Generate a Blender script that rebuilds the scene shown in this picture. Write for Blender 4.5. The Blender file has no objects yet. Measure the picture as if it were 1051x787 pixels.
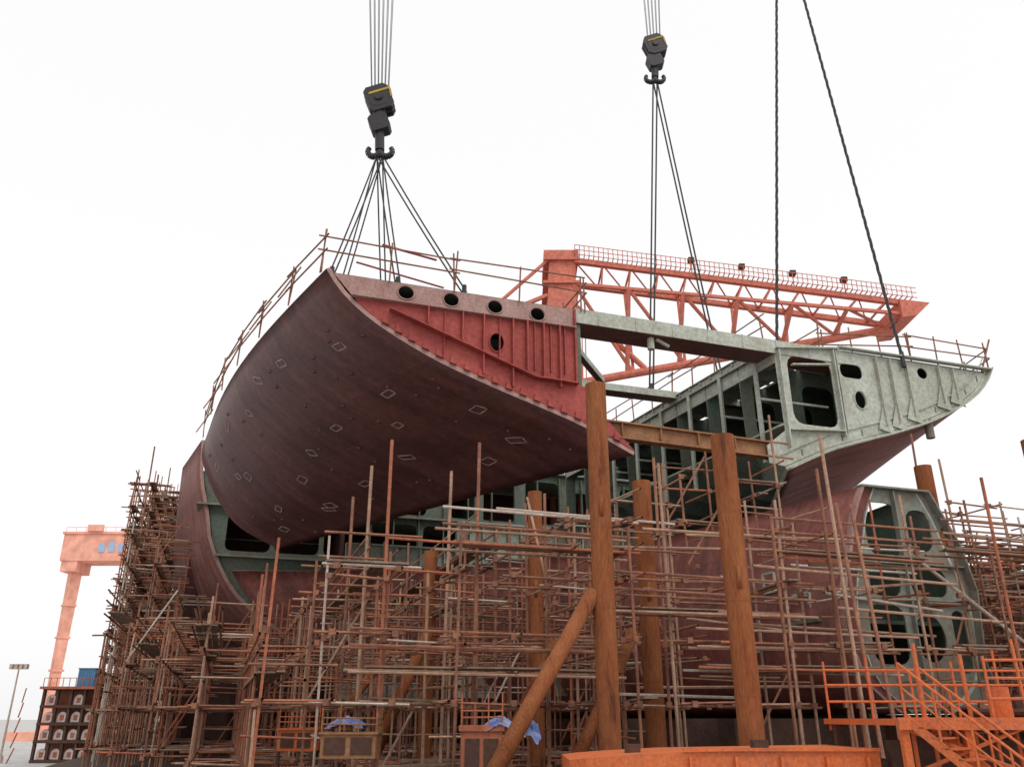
import bpy, math, random
from mathutils import Vector, Matrix
R=random.Random(7)
O=(-8.2,32.0);T=Vector((.9505,.3107,0));U=Vector((-.3107,.9505,0))
def S(t,u,z): return Vector((O[0]+T.x*t+U.x*u, O[1]+T.y*t+U.y*u, z))
scene=bpy.context.scene
# ---------------------------------------------------------------- materials
def mat(name,col,col2=None,rough=.7,scale=1.0,metal=0,detail=8,fac=(.35,.7),bump=.0,plates=None,streak=False,spec=.3,col3=None):
    m=bpy.data.materials.new(name);m.use_nodes=True
    nt=m.node_tree;N=nt.nodes;L=nt.links
    b=N['Principled BSDF'];b.inputs['Roughness'].default_value=rough;b.inputs['Metallic'].default_value=metal
    b.inputs['Specular IOR Level'].default_value=spec
    tc=N.new('ShaderNodeTexCoord')
    mp=N.new('ShaderNodeMapping');L.new(tc.outputs['Object'],mp.inputs[0])
    if streak: mp.inputs['Scale'].default_value=(1,1,.15)
    nz=N.new('ShaderNodeTexNoise');nz.inputs['Scale'].default_value=scale;nz.inputs['Detail'].default_value=detail
    nz.inputs['Roughness'].default_value=.65
    L.new(mp.outputs[0],nz.inputs[0])
    rp=N.new('ShaderNodeValToRGB');L.new(nz.outputs[0],rp.inputs[0])
    e=rp.color_ramp.elements;e[0].position=fac[0];e[1].position=fac[1]
    e[0].color=(*col,1);e[1].color=(*(col2 or [c*.7 for c in col]),1)
    if col3:
        x=rp.color_ramp.elements.new((fac[0]+fac[1])/2+.08);x.color=(*col3,1)
    out=rp.outputs[0]
    n2=N.new('ShaderNodeTexNoise');n2.inputs['Scale'].default_value=scale*9;n2.inputs['Detail'].default_value=6
    L.new(mp.outputs[0],n2.inputs[0])
    mr=N.new('ShaderNodeMapRange');mr.inputs[1].default_value=.3;mr.inputs[2].default_value=.7
    mr.inputs[3].default_value=.78;mr.inputs[4].default_value=1.18;L.new(n2.outputs[0],mr.inputs[0])
    mx=N.new('ShaderNodeMix');mx.data_type='RGBA';mx.blend_type='MULTIPLY';mx.inputs[0].default_value=1
    L.new(out,mx.inputs[6]);L.new(mr.outputs[0],mx.inputs[7]);out=mx.outputs[2]
    if plates:
        uv=N.new('ShaderNodeUVMap')
        br=N.new('ShaderNodeTexBrick');L.new(uv.outputs[0],br.inputs[0])
        br.inputs['Color1'].default_value=(1,1,1,1);br.inputs['Color2'].default_value=(.84,.84,.87,1)
        br.inputs['Mortar'].default_value=(*plates[2],1)
        br.inputs['Scale'].default_value=1;br.inputs['Brick Width'].default_value=plates[0];br.inputs['Row Height'].default_value=plates[1]
        br.inputs['Mortar Size'].default_value=.022;br.inputs['Mortar Smooth'].default_value=.3;br.offset=.4
        m2=N.new('ShaderNodeMix');m2.data_type='RGBA';m2.blend_type='MULTIPLY';m2.inputs[0].default_value=1
        L.new(out,m2.inputs[6]);L.new(br.outputs[0],m2.inputs[7]);out=m2.outputs[2]
        mp2=N.new('ShaderNodeMapping');mp2.inputs['Scale'].default_value=(.9,.16,1);L.new(uv.outputs[0],mp2.inputs[0])
        n3=N.new('ShaderNodeTexNoise');n3.inputs['Scale'].default_value=1.6;n3.inputs['Detail'].default_value=7;L.new(mp2.outputs[0],n3.inputs[0])
        r3=N.new('ShaderNodeMapRange');r3.inputs[1].default_value=.35;r3.inputs[2].default_value=.68;r3.inputs[3].default_value=.76;r3.inputs[4].default_value=1.25;L.new(n3.outputs[0],r3.inputs[0])
        m3=N.new('ShaderNodeMix');m3.data_type='RGBA';m3.blend_type='MULTIPLY';m3.inputs[0].default_value=1
        L.new(out,m3.inputs[6]);L.new(r3.outputs[0],m3.inputs[7]);out=m3.outputs[2]
    L.new(out,b.inputs['Base Color'])
    if bump:
        bp=N.new('ShaderNodeBump');bp.inputs['Strength'].default_value=bump;bp.inputs['Distance'].default_value=.05
        L.new(n2.outputs[0],bp.inputs['Height']);L.new(bp.outputs[0],b.inputs['Normal'])
    return m
M={}
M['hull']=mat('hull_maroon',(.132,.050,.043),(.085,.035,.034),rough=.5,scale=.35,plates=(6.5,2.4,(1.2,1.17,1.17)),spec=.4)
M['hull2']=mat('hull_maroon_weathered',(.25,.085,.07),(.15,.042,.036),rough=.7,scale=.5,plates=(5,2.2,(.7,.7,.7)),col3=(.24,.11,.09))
M['hull3']=mat('hull_maroon_dark',(.25,.065,.052),(.14,.038,.032),rough=.65,scale=.4,plates=(5,2.2,(.75,.7,.7)),col3=(.22,.085,.068))
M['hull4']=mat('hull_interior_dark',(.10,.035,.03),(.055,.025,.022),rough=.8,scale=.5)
M['red']=mat('primer_red',(.38,.078,.062),(.27,.05,.045),rough=.7,scale=.6)
M['pink']=mat('primer_faded',(.38,.25,.22),(.30,.16,.14),rough=.8,scale=.9)
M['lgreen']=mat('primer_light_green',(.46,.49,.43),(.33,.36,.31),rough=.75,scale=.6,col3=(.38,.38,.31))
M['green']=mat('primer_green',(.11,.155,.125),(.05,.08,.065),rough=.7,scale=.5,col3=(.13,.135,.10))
M['mgreen']=mat('primer_mid_green',(.21,.25,.215),(.12,.15,.125),rough=.75,scale=.5,col3=(.21,.17,.13))
M['rust']=mat('rust_pipe',(.30,.115,.048),(.12,.05,.03),rough=.95,scale=3.2,bump=.7,streak=True,spec=.08,col3=(.24,.08,.035),fac=(.36,.68))
M['sc1']=mat('scaffold_rust',(.36,.155,.088),(.18,.08,.052),rough=.75,scale=1.2,fac=(.35,.6))
M['sc2']=mat('scaffold_tan',(.45,.28,.19),(.26,.145,.095),rough=.7,scale=1.1)
M['sc3']=mat('scaffold_grey',(.55,.47,.40),(.36,.26,.2),rough=.6,scale=1.3)
M['sc4']=mat('scaffold_red',(.44,.145,.072),(.24,.075,.042),rough=.7,scale=1.0)
M['wood']=mat('plank_wood',(.27,.19,.135),(.14,.09,.068),rough=.9,scale=2)
M['ochre']=mat('beam_ochre',(.34,.17,.08),(.2,.09,.05),rough=.8,scale=1)
M['orange']=mat('paint_orange',(.58,.135,.035),(.28,.075,.03),rough=.6,scale=1.7,col3=(.5,.13,.05),bump=.2,fac=(.4,.70))
M['brown']=mat('steel_brown',(.10,.05,.036),(.05,.028,.022),rough=.85,scale=1)
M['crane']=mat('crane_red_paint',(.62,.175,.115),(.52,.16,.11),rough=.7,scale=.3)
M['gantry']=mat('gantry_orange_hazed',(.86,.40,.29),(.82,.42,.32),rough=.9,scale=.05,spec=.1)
M['dark']=mat('hook_dark_steel',(.035,.03,.03),(.02,.02,.02),rough=.5,scale=3)
M['yellow']=mat('hook_yellow',(.50,.33,.05),(.25,.15,.03),rough=.6,scale=3)
M['rope']=mat('wire_rope',(.07,.065,.065),(.03,.03,.03),rough=.7,scale=6)
M['rope2']=mat('hoist_rope',(.22,.21,.21),(.12,.12,.12),rough=.7,scale=6)
M['blue']=mat('tarp_blue',(.05,.10,.35),(.35,.38,.5),rough=.6,scale=2.5)
M['bluep']=mat('container_blue',(.10,.24,.40),(.08,.2,.34),rough=.6,scale=1)
M['gblue']=mat('hazed_blue_lettering',(.36,.50,.70),(.33,.46,.66),rough=.8,scale=1)  # blue paled to put distance haze into the colour
M['white']=mat('panel_white',(.72,.64,.60),(.5,.38,.35),rough=.7,scale=1)
M['ground']=mat('quay_concrete',(.5,.49,.48),(.42,.41,.40),rough=.95,scale=.08)
M['berth']=mat('berth_floor',(.09,.06,.045),(.045,.03,.025),rough=.95,scale=.5)
M['mark']=mat('pad_mark',(.42,.36,.33),(.25,.15,.13),rough=.8,scale=3)
# ---------------------------------------------------------------- mesh helper
class MB:
    def __init__(s): s.v=[];s.f=[];s.m=[]
    def tube(s,p,q,r,m=0,n=6,r2=None,caps=False):
        p=Vector(p);q=Vector(q);d=q-p
        if d.length<1e-5:return
        d.normalize();a=d.orthogonal() if abs(d.z)>.99 or n!=4 else Vector((0,0,1)).cross(d)
        a.normalize();b=d.cross(a)
        if n==4:
            a,b=(a+b).normalized(),(b-a).normalized()
        r2=r if r2 is None else r2
        k=len(s.v)
        for i in range(n):
            th=2*math.pi*i/n;o=a*math.cos(th)+b*math.sin(th)
            s.v.append(p+o*r);s.v.append(q+o*r2)
        for i in range(n):
            j=(i+1)%n
            s.f.append((k+2*i,k+2*j,k+2*j+1,k+2*i+1));s.m.append(m)
        if caps:
            s.f.append(tuple(k+2*i for i in range(n))[::-1]);s.m.append(m)
            s.f.append(tuple(k+2*i+1 for i in range(n)));s.m.append(m)
    def hexa(s,P,m=0):
        k=len(s.v);s.v+= [Vector(x) for x in P]
        for f in ((0,3,2,1),(4,5,6,7),(0,1,5,4),(1,2,6,5),(2,3,7,6),(3,0,4,7)):
            s.f.append(tuple(k+i for i in f));s.m.append(m)
    def box(s,t0,t1,u0,u1,z0,z1,m=0):   # ship axes
        s.hexa([S(t0,u0,z0),S(t1,u0,z0),S(t1,u1,z0),S(t0,u1,z0),S(t0,u0,z1),S(t1,u0,z1),S(t1,u1,z1),S(t0,u1,z1)],m)
    def wbox(s,x0,x1,y0,y1,z0,z1,m=0):
        s.hexa([(x0,y0,z0),(x1,y0,z0),(x1,y1,z0),(x0,y1,z0),(x0,y0,z1),(x1,y0,z1),(x1,y1,z1),(x0,y1,z1)],m)
    def strip(s,p,q,wv,hv,m=0):
        p=Vector(p);q=Vector(q);wv=Vector(wv);hv=Vector(hv)
        s.hexa([p,q,q+wv,p+wv,p+hv,q+hv,q+wv+hv,p+wv+hv],m)
    def obj(s,name,mats,parent=None,smooth=False):
        me=bpy.data.meshes.new(name);me.from_pydata([tuple(v) for v in s.v],[],s.f)
        for x in mats: me.materials.append(M[x])
        me.polygons.foreach_set('material_index',s.m)
        if smooth: me.polygons.foreach_set('use_smooth',[True]*len(s.f))
        me.update()
        o=bpy.data.objects.new(name,me);scene.collection.objects.link(o)
        if parent:o.parent=parent
        return o
def empty(name):
    o=bpy.data.objects.new(name,None);scene.collection.objects.link(o);return o
def cr(P,n):
    D=[]
    for i in range(len(P)-1):
        p0=P[max(i-1,0)];p1=P[i];p2=P[i+1];p3=P[min(i+2,len(P)-1)]
        for k in range(12):
            x=k/12
            D.append(tuple(.5*((2*p1[j])+(-p0[j]+p2[j])*x+(2*p0[j]-5*p1[j]+4*p2[j]-p3[j])*x*x+(-p0[j]+3*p1[j]-3*p2[j]+p3[j])*x**3) for j in range(len(p1))))
    D.append(tuple(P[-1]))
    A=[0]
    for i in range(1,len(D)): A.append(A[-1]+math.dist(D[i],D[i-1]))
    out=[];j=0
    for i in range(n):
        s=A[-1]*i/(n-1)
        while j<len(A)-2 and A[j+1]<s:j+=1
        w=(s-A[j])/max(A[j+1]-A[j],1e-9)
        out.append(tuple(D[j][k]*(1-w)+D[j+1][k]*w for k in range(len(D[0]))))
    return out
def grid_shell(name,G,mats,th,center,parent):
    ni=len(G);nj=len(G[0]);v=[];inn=[]
    for i in range(ni):
        for j in range(nj):
            a=G[min(i+1,ni-1)][j]-G[max(i-1,0)][j];b=G[i][min(j+1,nj-1)]-G[i][max(j-1,0)]
            n=a.cross(b).normalized()
            if n.dot(center(G[i][j])-G[i][j])<0:n=-n
            v.append(G[i][j]);inn.append(G[i][j]+n*th)
    K=len(v);V=v+inn;F=[];MI=[]
    for i in range(ni-1):
        for j in range(nj-1):
            q=(i*nj+j,(i+1)*nj+j,(i+1)*nj+j+1,i*nj+j+1)
            F.append(q);MI.append(0);F.append(tuple(K+x for x in q[::-1]));MI.append(1)
    for i in range(ni-1):
        for j in (0,nj-1):
            a=i*nj+j;b=(i+1)*nj+j;F.append((a,b,b+K,a+K));MI.append(2)
    for j in range(nj-1):
        for i in (0,ni-1):
            a=i*nj+j;b=a+1;F.append((a,b,b+K,a+K));MI.append(2)
    me=bpy.data.meshes.new(name);me.from_pydata([tuple(x) for x in V],[],F)
    for x in mats: me.materials.append(M[x])
    me.polygons.foreach_set('material_index',MI)
    me.polygons.foreach_set('use_smooth',[m!=2 for m in MI])
    uv=me.uv_layers.new(name='UVMap')
    ua=[[0]*nj for _ in range(ni)];va=[[0]*nj for _ in range(ni)]
    for i in range(ni):
        for j in range(nj):
            ua[i][j]=ua[i-1][j]+(G[i][j]-G[i-1][j]).length if i else 0
            va[i][j]=va[i][j-1]+(G[i][j]-G[i][j-1]).length if j else 0
    for l in me.loops:
        k=l.vertex_index%K;uv.data[l.index].uv=(ua[k//nj][nj//2],va[ni//2][k%nj])
    me.update()
    o=bpy.data.objects.new(name,me);scene.collection.objects.link(o);o.parent=parent
    return o
def ell(cx,cy,rx,ry,n=22):
    return [(cx+rx*math.cos(2*math.pi*i/n),cy+ry*math.sin(2*math.pi*i/n)) for i in range(n)]
def rrect(x0,x1,y0,y1,r=.3):
    o=[]
    for cx,cy,a in ((x1-r,y1-r,0),(x0+r,y1-r,90),(x0+r,y0+r,180),(x1-r,y0+r,270)):
        for k in range(4):
            th=math.radians(a+30*k);o.append((cx+r*math.cos(th),cy+r*math.sin(th)))
    return o
def plate(name,u,outer,holes,th,m,parent):
    cu=bpy.data.curves.new(name+'_c','CURVE');cu.dimensions='2D';cu.fill_mode='BOTH';cu.extrude=th/2
    for P in [outer]+holes:
        sp=cu.splines.new('POLY');sp.points.add(len(P)-1);sp.use_cyclic_u=True
        for i,p in enumerate(P): sp.points[i].co=(p[0],p[1],0,1)
    o=bpy.data.objects.new(name+'_c',cu);scene.collection.objects.link(o)
    o.data.materials.append(M[m])
    dg=bpy.context.evaluated_depsgraph_get();dg.update()
    me=bpy.data.meshes.new_from_object(o.evaluated_get(dg))
    bpy.data.objects.remove(o)
    base=S(0,u,0)
    mt=Matrix(((T.x,0,-U.x,base.x),(T.y,0,-U.y,base.y),(0,1,0,0),(0,0,0,1)))
    me.transform(mt);me.name=name
    me.materials.clear();me.materials.append(M[m])
    ob=bpy.data.objects.new(name,me);scene.collection.objects.link(ob);ob.parent=parent
    return ob
# ---------------------------------------------------------------- suspended bow block
blk=empty('suspended_ship_bow_block')
near=[(0,23.4),(0.8,22.3),(2.3,21.1),(4.8,19.8),(7.5,18.8),(10.2,17.95),(12.1,17.3),(14.5,16.2)]
far=[(-5.3,23.4),(-5.5,22.2),(-5.2,21),(-4.15,19),(-2.45,17.1),(.26,15.75)]
NW=26
rn=cr(near,NW);rf=cr(far,NW)
def hp(s,w,mir=False):
    j=w*(NW-1);a=min(int(j),NW-2);f=j-a
    n=[rn[a][k]*(1-f)+rn[a+1][k]*f for k in (0,1)];q=[rf[a][k]*(1-f)+rf[a+1][k]*f for k in (0,1)]
    t=n[0]*(1-s)+q[0]*s-.85*math.sin(math.pi*s)*(1-w);z=n[1]*(1-s)+q[1]*s
    if mir:t=37.3-t
    return t,26*s,z
def HG(mir,ns=18): return [[S(*hp(i/(ns-1),j/(NW-1),mir)) for j in range(NW)] for i in range(ns)]
cen=lambda p:Vector((0,0,0))+S(18.65,(p-S(0,0,0)).dot(U),25)
grid_shell('port_shell_plating',HG(False),['hull','mgreen','pink'],.22,cen,blk)
grid_shell('starboard_shell_plating',HG(True),['hull2','green','lgreen'],.22,cen,blk)
band=[(0.35,23.25),(11.8,23.25),(11.8,22.25),(1.25,22.25)]
man=[(3.6,22.8),(5.7,22.78),(7.8,22.75),(9.9,22.7)]
plate('bulkhead_upper_strake',.05,band,[ell(x,z,.36,.33) for x,z in man],.05,'pink',blk)
inr=[(t+.1,z+.2) for t,z in cr(near,16)]
lower=[(1.3,22.25)]+[p for p in inr if p[0]>1.4]+[(13.2,17.9),(12.2,19.3),(11.8,19.4),(11.8,22.25)]
plate('bulkhead_red_plate',.06,lower,[ell(7.9,20.95,.33,.45)],.05,'red',blk)
b=MB()
for x,z in man:
    e=ell(x,z,.38,.35);
    for i in range(len(e)): b.tube(S(e[i][0],.0,e[i][1]),S(*((e[(i+1)%22][0],0,e[(i+1)%22][1]))),.035,1,5)
e=ell(7.9,20.95,.36,.48)
for i in range(22): b.tube(S(e[i][0],.0,e[i][1]),S(e[(i+1)%22][0],0,e[(i+1)%22][1]),.035,0,5)
b.strip(S(1.2,-.22,22.2),S(11.8,-.22,22.2),U*.26,(0,0,.05),1)
def zprof(t):
    for i in range(NW-1):
        if rn[i][0]<=t<=rn[i+1][0]:
            f=(t-rn[i][0])/(rn[i+1][0]-rn[i][0]);return rn[i][1]*(1-f)+rn[i+1][1]*f
    return 17
for t in (4.6,6.2,7.2,8.6,9.3,10.1,10.9):
    zt=22.2;zb=max(zprof(t)+.35, 21.9-(t-3)*.36 if t not in (7.2,8.6) else 0)
    b.strip(S(t,-.24,zb),S(t+.06,-.24,zb),U*.3,(0,0,zt-zb),0)
for t in (5.4,8.0,9.7,10.5,11.2):
    b.strip(S(t,-.1,19.8),S(t+.04,-.1,19.8),U*.14,(0,0,2.4),0)
b.strip(S(2.9,-.35,21.75),S(9.7,-.35,19.35),U*.4,(0,0,.06),0)
b.strip(S(9.7,-.35,19.35),S(11.8,-.35,19.3),U*.4,(0,0,.06),0)
b.strip(S(11.72,-.15,19.3),S(11.8,-.15,19.3),U*.25,(0,0,3.9),0)
for i in range(18):
    w=.22+i*.042;t,u,z=hp(0,w)
    b.hexa([S(t,-.12,z+.2),S(t+.32,-.12,z+.12),S(t+.32,.03,z+.12),S(t,.03,z+.2),S(t+.06,-.12,z+.5),S(t+.12,-.12,z+.5),S(t+.12,.03,z+.5),S(t+.06,.03,z+.5)],0)
b.obj('bulkhead_stiffeners',['red','pink'],blk)
b=MB()
for i in range(8):
    s0=i/8;s1=(i+1)/8
    a=hp(s0,0);c=hp(s1,0)
    for ta,tb,tc_,td in ((a[0]+.2,12.2,12.2,c[0]+.2),(26.9-.07*a[1],hp(s0,0,True)[0]-.2,hp(s1,0,True)[0]-.2,26.9-.07*c[1])):
        b.hexa([S(ta,a[1]+.15,23.22),S(tb,a[1]+.15,23.22),S(tc_,c[1]+.15,23.22),S(td,c[1]+.15,23.22),S(ta,a[1]+.15,23.34),S(tb,a[1]+.15,23.34),S(tc_,c[1]+.15,23.34),S(td,c[1]+.15,23.34)],0)
b.box(11.9,12.1,.1,14,18.6,23.2,0)
for u in (3,6,9,12,15,18,21,24):
    b.strip(S(hp(u/26,.45)[0]+.6,u,hp(u/26,.45)[2]+.3),S(11.8,u,19.5),U*.08,(0,0,3),0)
b.obj('wing_deck_plating',['green'],blk)
b=MB()
def mark(s,w,a=.42,bb=.3,rot=0):
    P=Vector(S(*hp(s,w)));A=(Vector(S(*hp(s+.01,w)))-P).normalized();B=(Vector(S(*hp(s,w+.01)))-P).normalized()
    n=A.cross(B).normalized()
    if n.dot(cen(P)-P)>0:n=-n
    ca,sa=math.cos(rot),math.sin(rot);A,B=A*ca+B*sa,B*ca-A*sa
    k=.06;off=n*.02
    for p,q,w1 in ((P-A*a-B*bb,P+A*a-B*bb,B*k),(P-A*a+B*bb,P+A*a+B*bb,-B*k),(P-A*a-B*bb,P-A*a+B*bb,A*k),(P+A*a-B*bb,P+A*a+B*bb,-A*k)):
        b.hexa([p-off,q-off,q+w1-off,p+w1-off,p+off,q+off,q+w1+off,p+w1+off],0)
    if R.random()<.35:
        b.hexa([P-A*a*.6-B*bb*.6-off,P+A*a*.6-B*bb*.6-off,P+A*a*.6+B*bb*.6-off,P-A*a*.6+B*bb*.6-off]+[P-A*a*.6-B*bb*.6+off*.6,P+A*a*.6-B*bb*.6+off*.6,P+A*a*.6+B*bb*.6+off*.6,P-A*a*.6+B*bb*.6+off*.6],1)
for s,w in ((.12,.2),(.3,.13),(.42,.12),(.55,.2),(.7,.17),(.16,.42),(.24,.55),(.36,.45),(.33,.7),(.5,.5),(.5,.75),(.62,.6),(.66,.8),(.68,.82),(.78,.45),(.82,.42),(.8,.7),(.9,.3),(.88,.85),(.12,.8),(.08,.62),(.22,.85)):
    mark(s,w,R.choice((.3,.38,.42)),R.choice((.22,.28)),R.uniform(-.5,.5))
for i in range(40):
    s=R.uniform(.05,.95);w=R.uniform(.08,.95);P=S(*hp(s,w));b.hexa([P+Vector(x)*.07 for x in ((-1,-1,-1),(1,-1,-1),(1,1,-1),(-1,1,-1),(-1,-1,1),(1,-1,1),(1,1,1),(-1,1,1))],1)
b.obj('shell_pad_marks',['mark','hull'],blk)
b=MB()
def ibeam(b,p,q,d,w,m,mu):
    p=Vector(p);q=Vector(q)
    b.strip(p+Vector((0,0,-.06)),q+Vector((0,0,-.06)),U*w,(0,0,.06),m)
    b.strip(p+Vector((0,0,-d)),q+Vector((0,0,-d)),U*.06,(0,0,d-.06),m)
    b.strip(p+U*w+Vector((0,0,-d)),q+U*w+Vector((0,0,-d)),U*.06,(0,0,d-.06),m)
    b.strip(p+U*.06+Vector((0,0,-d)),q+U*.06+Vector((0,0,-d)),U*(w-.06),(0,0,.05),mu)
ibeam(b,S(11.8,-.05,23.3),S(27.2,-.05,23.2),.75,1.5,0,1)
ibeam(b,S(12.1,8.5,23.4),S(26.5,8.5,23.4),.42,.9,0,1)
ibeam(b,S(11.9,1.2,22.6),S(16,6,22.6),.3,.5,0,1)
for t in range(13,27,2): b.strip(S(t,-.09,22.55),S(t+.05,-.09,22.55),U*.04,(0,0,.7),0)
b.tube(S(16,.4,22.5),S(16,.4,21.9),.18,0,8,caps=True)
b.tube(S(16.3,.4,22.5),S(17,.4,22.2),.1,0,6)
b.obj('deck_cross_beams',['lgreen','hull'],blk)
b=MB()
p=S(12.8,0,17.75);q=S(23.2,0,17.55)
b.strip(p,q,U*.5,(0,0,.08),0);b.strip(p-Vector((0,0,.75)),q-Vector((0,0,.75)),U*.5,(0,0,.08),0)
b.strip(p+U*.2-Vector((0,0,.67)),q+U*.2-Vector((0,0,.67)),U*.06,(0,0,.67),0)
for t in range(14,23,2): b.strip(S(t,.02,17.1),S(t+.06,.02,17.1),U*.2,(0,0,.62),0)
b.obj('lower_cross_beam',['ochre'],blk)
mprof=[(37.3-t,z) for t,z in near]
mcr=cr(mprof,22)
def webframe(name,u,m,first=False):
    s=u/26
    pr=[hp(s,j/21,True) for j in range(22)]
    pts=[(t-.12,z+.22) for t,_,z in pr]
    ti=23.0-.09*u
    zb=pts[-1][1]
    outer=pts+[(pts[-1][0]-.9,zb+.1),(pts[-1][0]-.9,zb+1.0),(ti,zb+1.9),(ti-.1,23.0),(26.8-.05*u,23.18),(pts[0][0]-.3,23.18)]
    tp=pts[-1][0]
    if first:
        holes=[rrect(23.6,26.3,18.75,22.5,.55),ell(27.9,20.5,.34,.48),ell(32.4,22.6,.34,.32),rrect(26.9,28.3,21.7,22.5,.3)]
    elif tp>ti+3:
        holes=[rrect(ti+.7,tp+1.0,zb+2.6,22.3,.5),rrect(tp+1.6,tp+3.6,zb+3.0,22.3,.5)]
    else: holes=[rrect(ti+.7,ti+3.2,zb+2.6,22.3,.5),rrect(ti+3.9,ti+6.0,zb+3.4,22.3,.5)]
    plate(name,u,outer,holes,.06,m,blk)
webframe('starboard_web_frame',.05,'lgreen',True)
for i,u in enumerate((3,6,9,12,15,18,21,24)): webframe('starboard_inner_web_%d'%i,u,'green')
b=MB()
for t,zt in ((26.6,23.1),(29.2,23.1),(30.1,23.1),(31.2,23.1),(33.4,23.1),(34.4,23.1)):
    zb=0
    for i in range(21):
        if mcr[i+1][0]<=t<=mcr[i][0]: zb=mcr[i][1]
    b.strip(S(t,-.2,zb+.5),S(t+.05,-.2,zb+.5),U*.25,(0,0,zt-zb-.5),0)
    if t>28: b.hexa([S(t-.5,-.1,zb+.3),S(t+.5,-.1,zb+.1),S(t+.5,-.06,zb+.1),S(t-.5,-.06,zb+.3),S(t-.05,-.1,zb+1.5),S(t+.1,-.1,zb+1.5),S(t+.1,-.06,zb+1.5),S(t-.05,-.06,zb+1.5)],0)
for i in range(21):
    a=mcr[i];c=mcr[i+1]
    b.strip(S(a[0],-.3,a[1]+.02),S(c[0],-.3,c[1]+.02),U*.32,(0,0,.1),0)
    b.strip(S(a[0]-.3,-.06,a[1]+.75),S(c[0]-.3,-.06,c[1]+.75),U*.05,(0,0,.05),0)
b.strip(S(22.9,-.3,22.7),S(26.8,-.3,23.2),U*.35,(0,0,.07),0);b.strip(S(26.8,-.3,23.3),S(37.2,-.3,23.36),U*.35,(0,0,.07),0)
b.strip(S(23.2,-.25,18.3),S(26.5,-.25,18.55),U*.3,(0,0,.06),0)
b.strip(S(23.0,-.25,17.4),S(23.08,-.25,17.4),U*.3,(0,0,5.3),0)
b.strip(S(26.4,-.25,18.3),S(26.48,-.25,18.3),U*.3,(0,0,4.8),0)
b.strip(S(23.8,-.2,21.9),S(26.2,-.2,22.2),U*.2,(0,0,.08),0)
e=ell(27.9,20.5,.38,.52)
for i in range(22): b.tube(S(e[i][0],0,e[i][1]),S(e[(i+1)%22][0],0,e[(i+1)%22][1]),.04,0,5)
b.tube(S(32.3,.2,19.9),S(32.3,.2,18.9),.22,1,10,caps=True)
b.obj('starboard_frame_flanges',['lgreen','mgreen'],blk)
b=MB()
for u in range(0,24,1):
    ti=22.6-.09*u
    b.strip(S(ti,u+.06,22.95),S(ti+4.0,u+.06,23.05),U*.10,(0,0,.12),0)
b.hexa([S(22.6,.1,23.14),S(26.7,.1,23.36),S(25,24,23.36),S(20.4,24,23.14),S(22.6,.1,23.18),S(26.7,.1,23.4),S(25,24,23.4),S(20.4,24,23.18)],0)
for k in range(6):
    b.strip(S(22.7+k*.7,.1,22.75+k*.05),S(20.6+k*.7,24,22.75+k*.05),T*.06,(0,0,.36),0)
b.strip(S(22.9,.1,22.0),S(20.8,24,22.0),T*.1,(0,0,1.1),0)
b.strip(S(22.9,.1,18.6),S(20.8,24,18.4),T*1.2,(0,0,.1),0)
for k in range(1,12):
    w=k/12
    for i in range(12):
        a=hp(i/12,w,True);c=hp((i+1)/12,w,True)
        b.strip(S(a[0]-.3,a[1],a[2]+.3),S(c[0]-.3,c[1],c[2]+.3),T*.08,(0,0,.32),1)
for u in (1.5,4.5,7.5,10.5,13.5,16.5,19.5):
    b.tube(S(22.8-.09*u,u,17),S(22.8-.09*u,u,22.9),.13,0,4)
    b.tube(S(22.8-.09*u,u,20.5),S(27,u,20.5),.08,0,4)
b.obj('starboard_stringers',['lgreen','green'],blk)
def rail(b,pts,h=1.5,n=6,r=.04,over=.25,jit=.12,mids=(.55,1),m=0):
    for i in range(len(pts)-1):
        p=Vector(pts[i]);q=Vector(pts[i+1]);d=(q-p).normalized()
        for mm in mids:
            b.tube(p+Vector((0,0,h*mm+R.uniform(-jit,jit)))-d*over,q+Vector((0,0,h*mm+R.uniform(-jit,jit)))+d*over,r,m,6)
        for k in range(n+1):
            x=p.lerp(q,k/n);o=Vector((R.uniform(-jit,jit),R.uniform(-jit,jit),0))
            b.tube(x+Vector((0,0,-.25)),x+o+Vector((0,0,h+R.uniform(.0,.5))),r,m,6)
b=MB()
rail(b,[S(-.2,-.1,23.4),S(5.8,-.1,23.4),S(12.1,-.1,23.4)],1.55,2)
dk=[S(*hp(s,0)) for s in (0,.14,.3,.46,.62,.8,1)]
dk=[p-T*.25 for p in dk]
rail(b,dk,1.5,1,jit=.15,over=.6)
for p in dk[1:]:
    b.tube(p-T*.5+Vector((0,0,.1)),p+T*.4+Vector((0,0,1.9)),.04,0,6)
rail(b,[S(12.3,-.1,23.4),S(12.3,9,23.4)],1.3,3)
b.tube(S(2.4,-.1,25.0),S(5.2,1.3,25.5),.06,1,6);b.tube(S(1.5,2,25.1),S(6,3,25.0),.05,1,6)
rail(b,[S(27,1.2,23.4),S(32,.2,23.4),S(37.4,.1,23.4)],1.45,3)
rail(b,[S(22.7,.5,23.4),S(21.9,9,23.4),S(21.1,18,23.4),S(20.6,24,23.4)],1.35,4,jit=.15)
rail(b,[S(26.4,.8,23.4),S(25.7,9,23.4)],1.35,4,jit=.15)
rail(b,[S(37.4,.1,23.4),S(*hp(.3,0,True)),S(*hp(.7,0,True))],1.4,4)
b.tube(S(36.6,-.1,23.2),S(37.6,-.2,25.3),.05,0,6)
b.obj('deck_guard_rails',['sc1','red'],blk)
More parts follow.
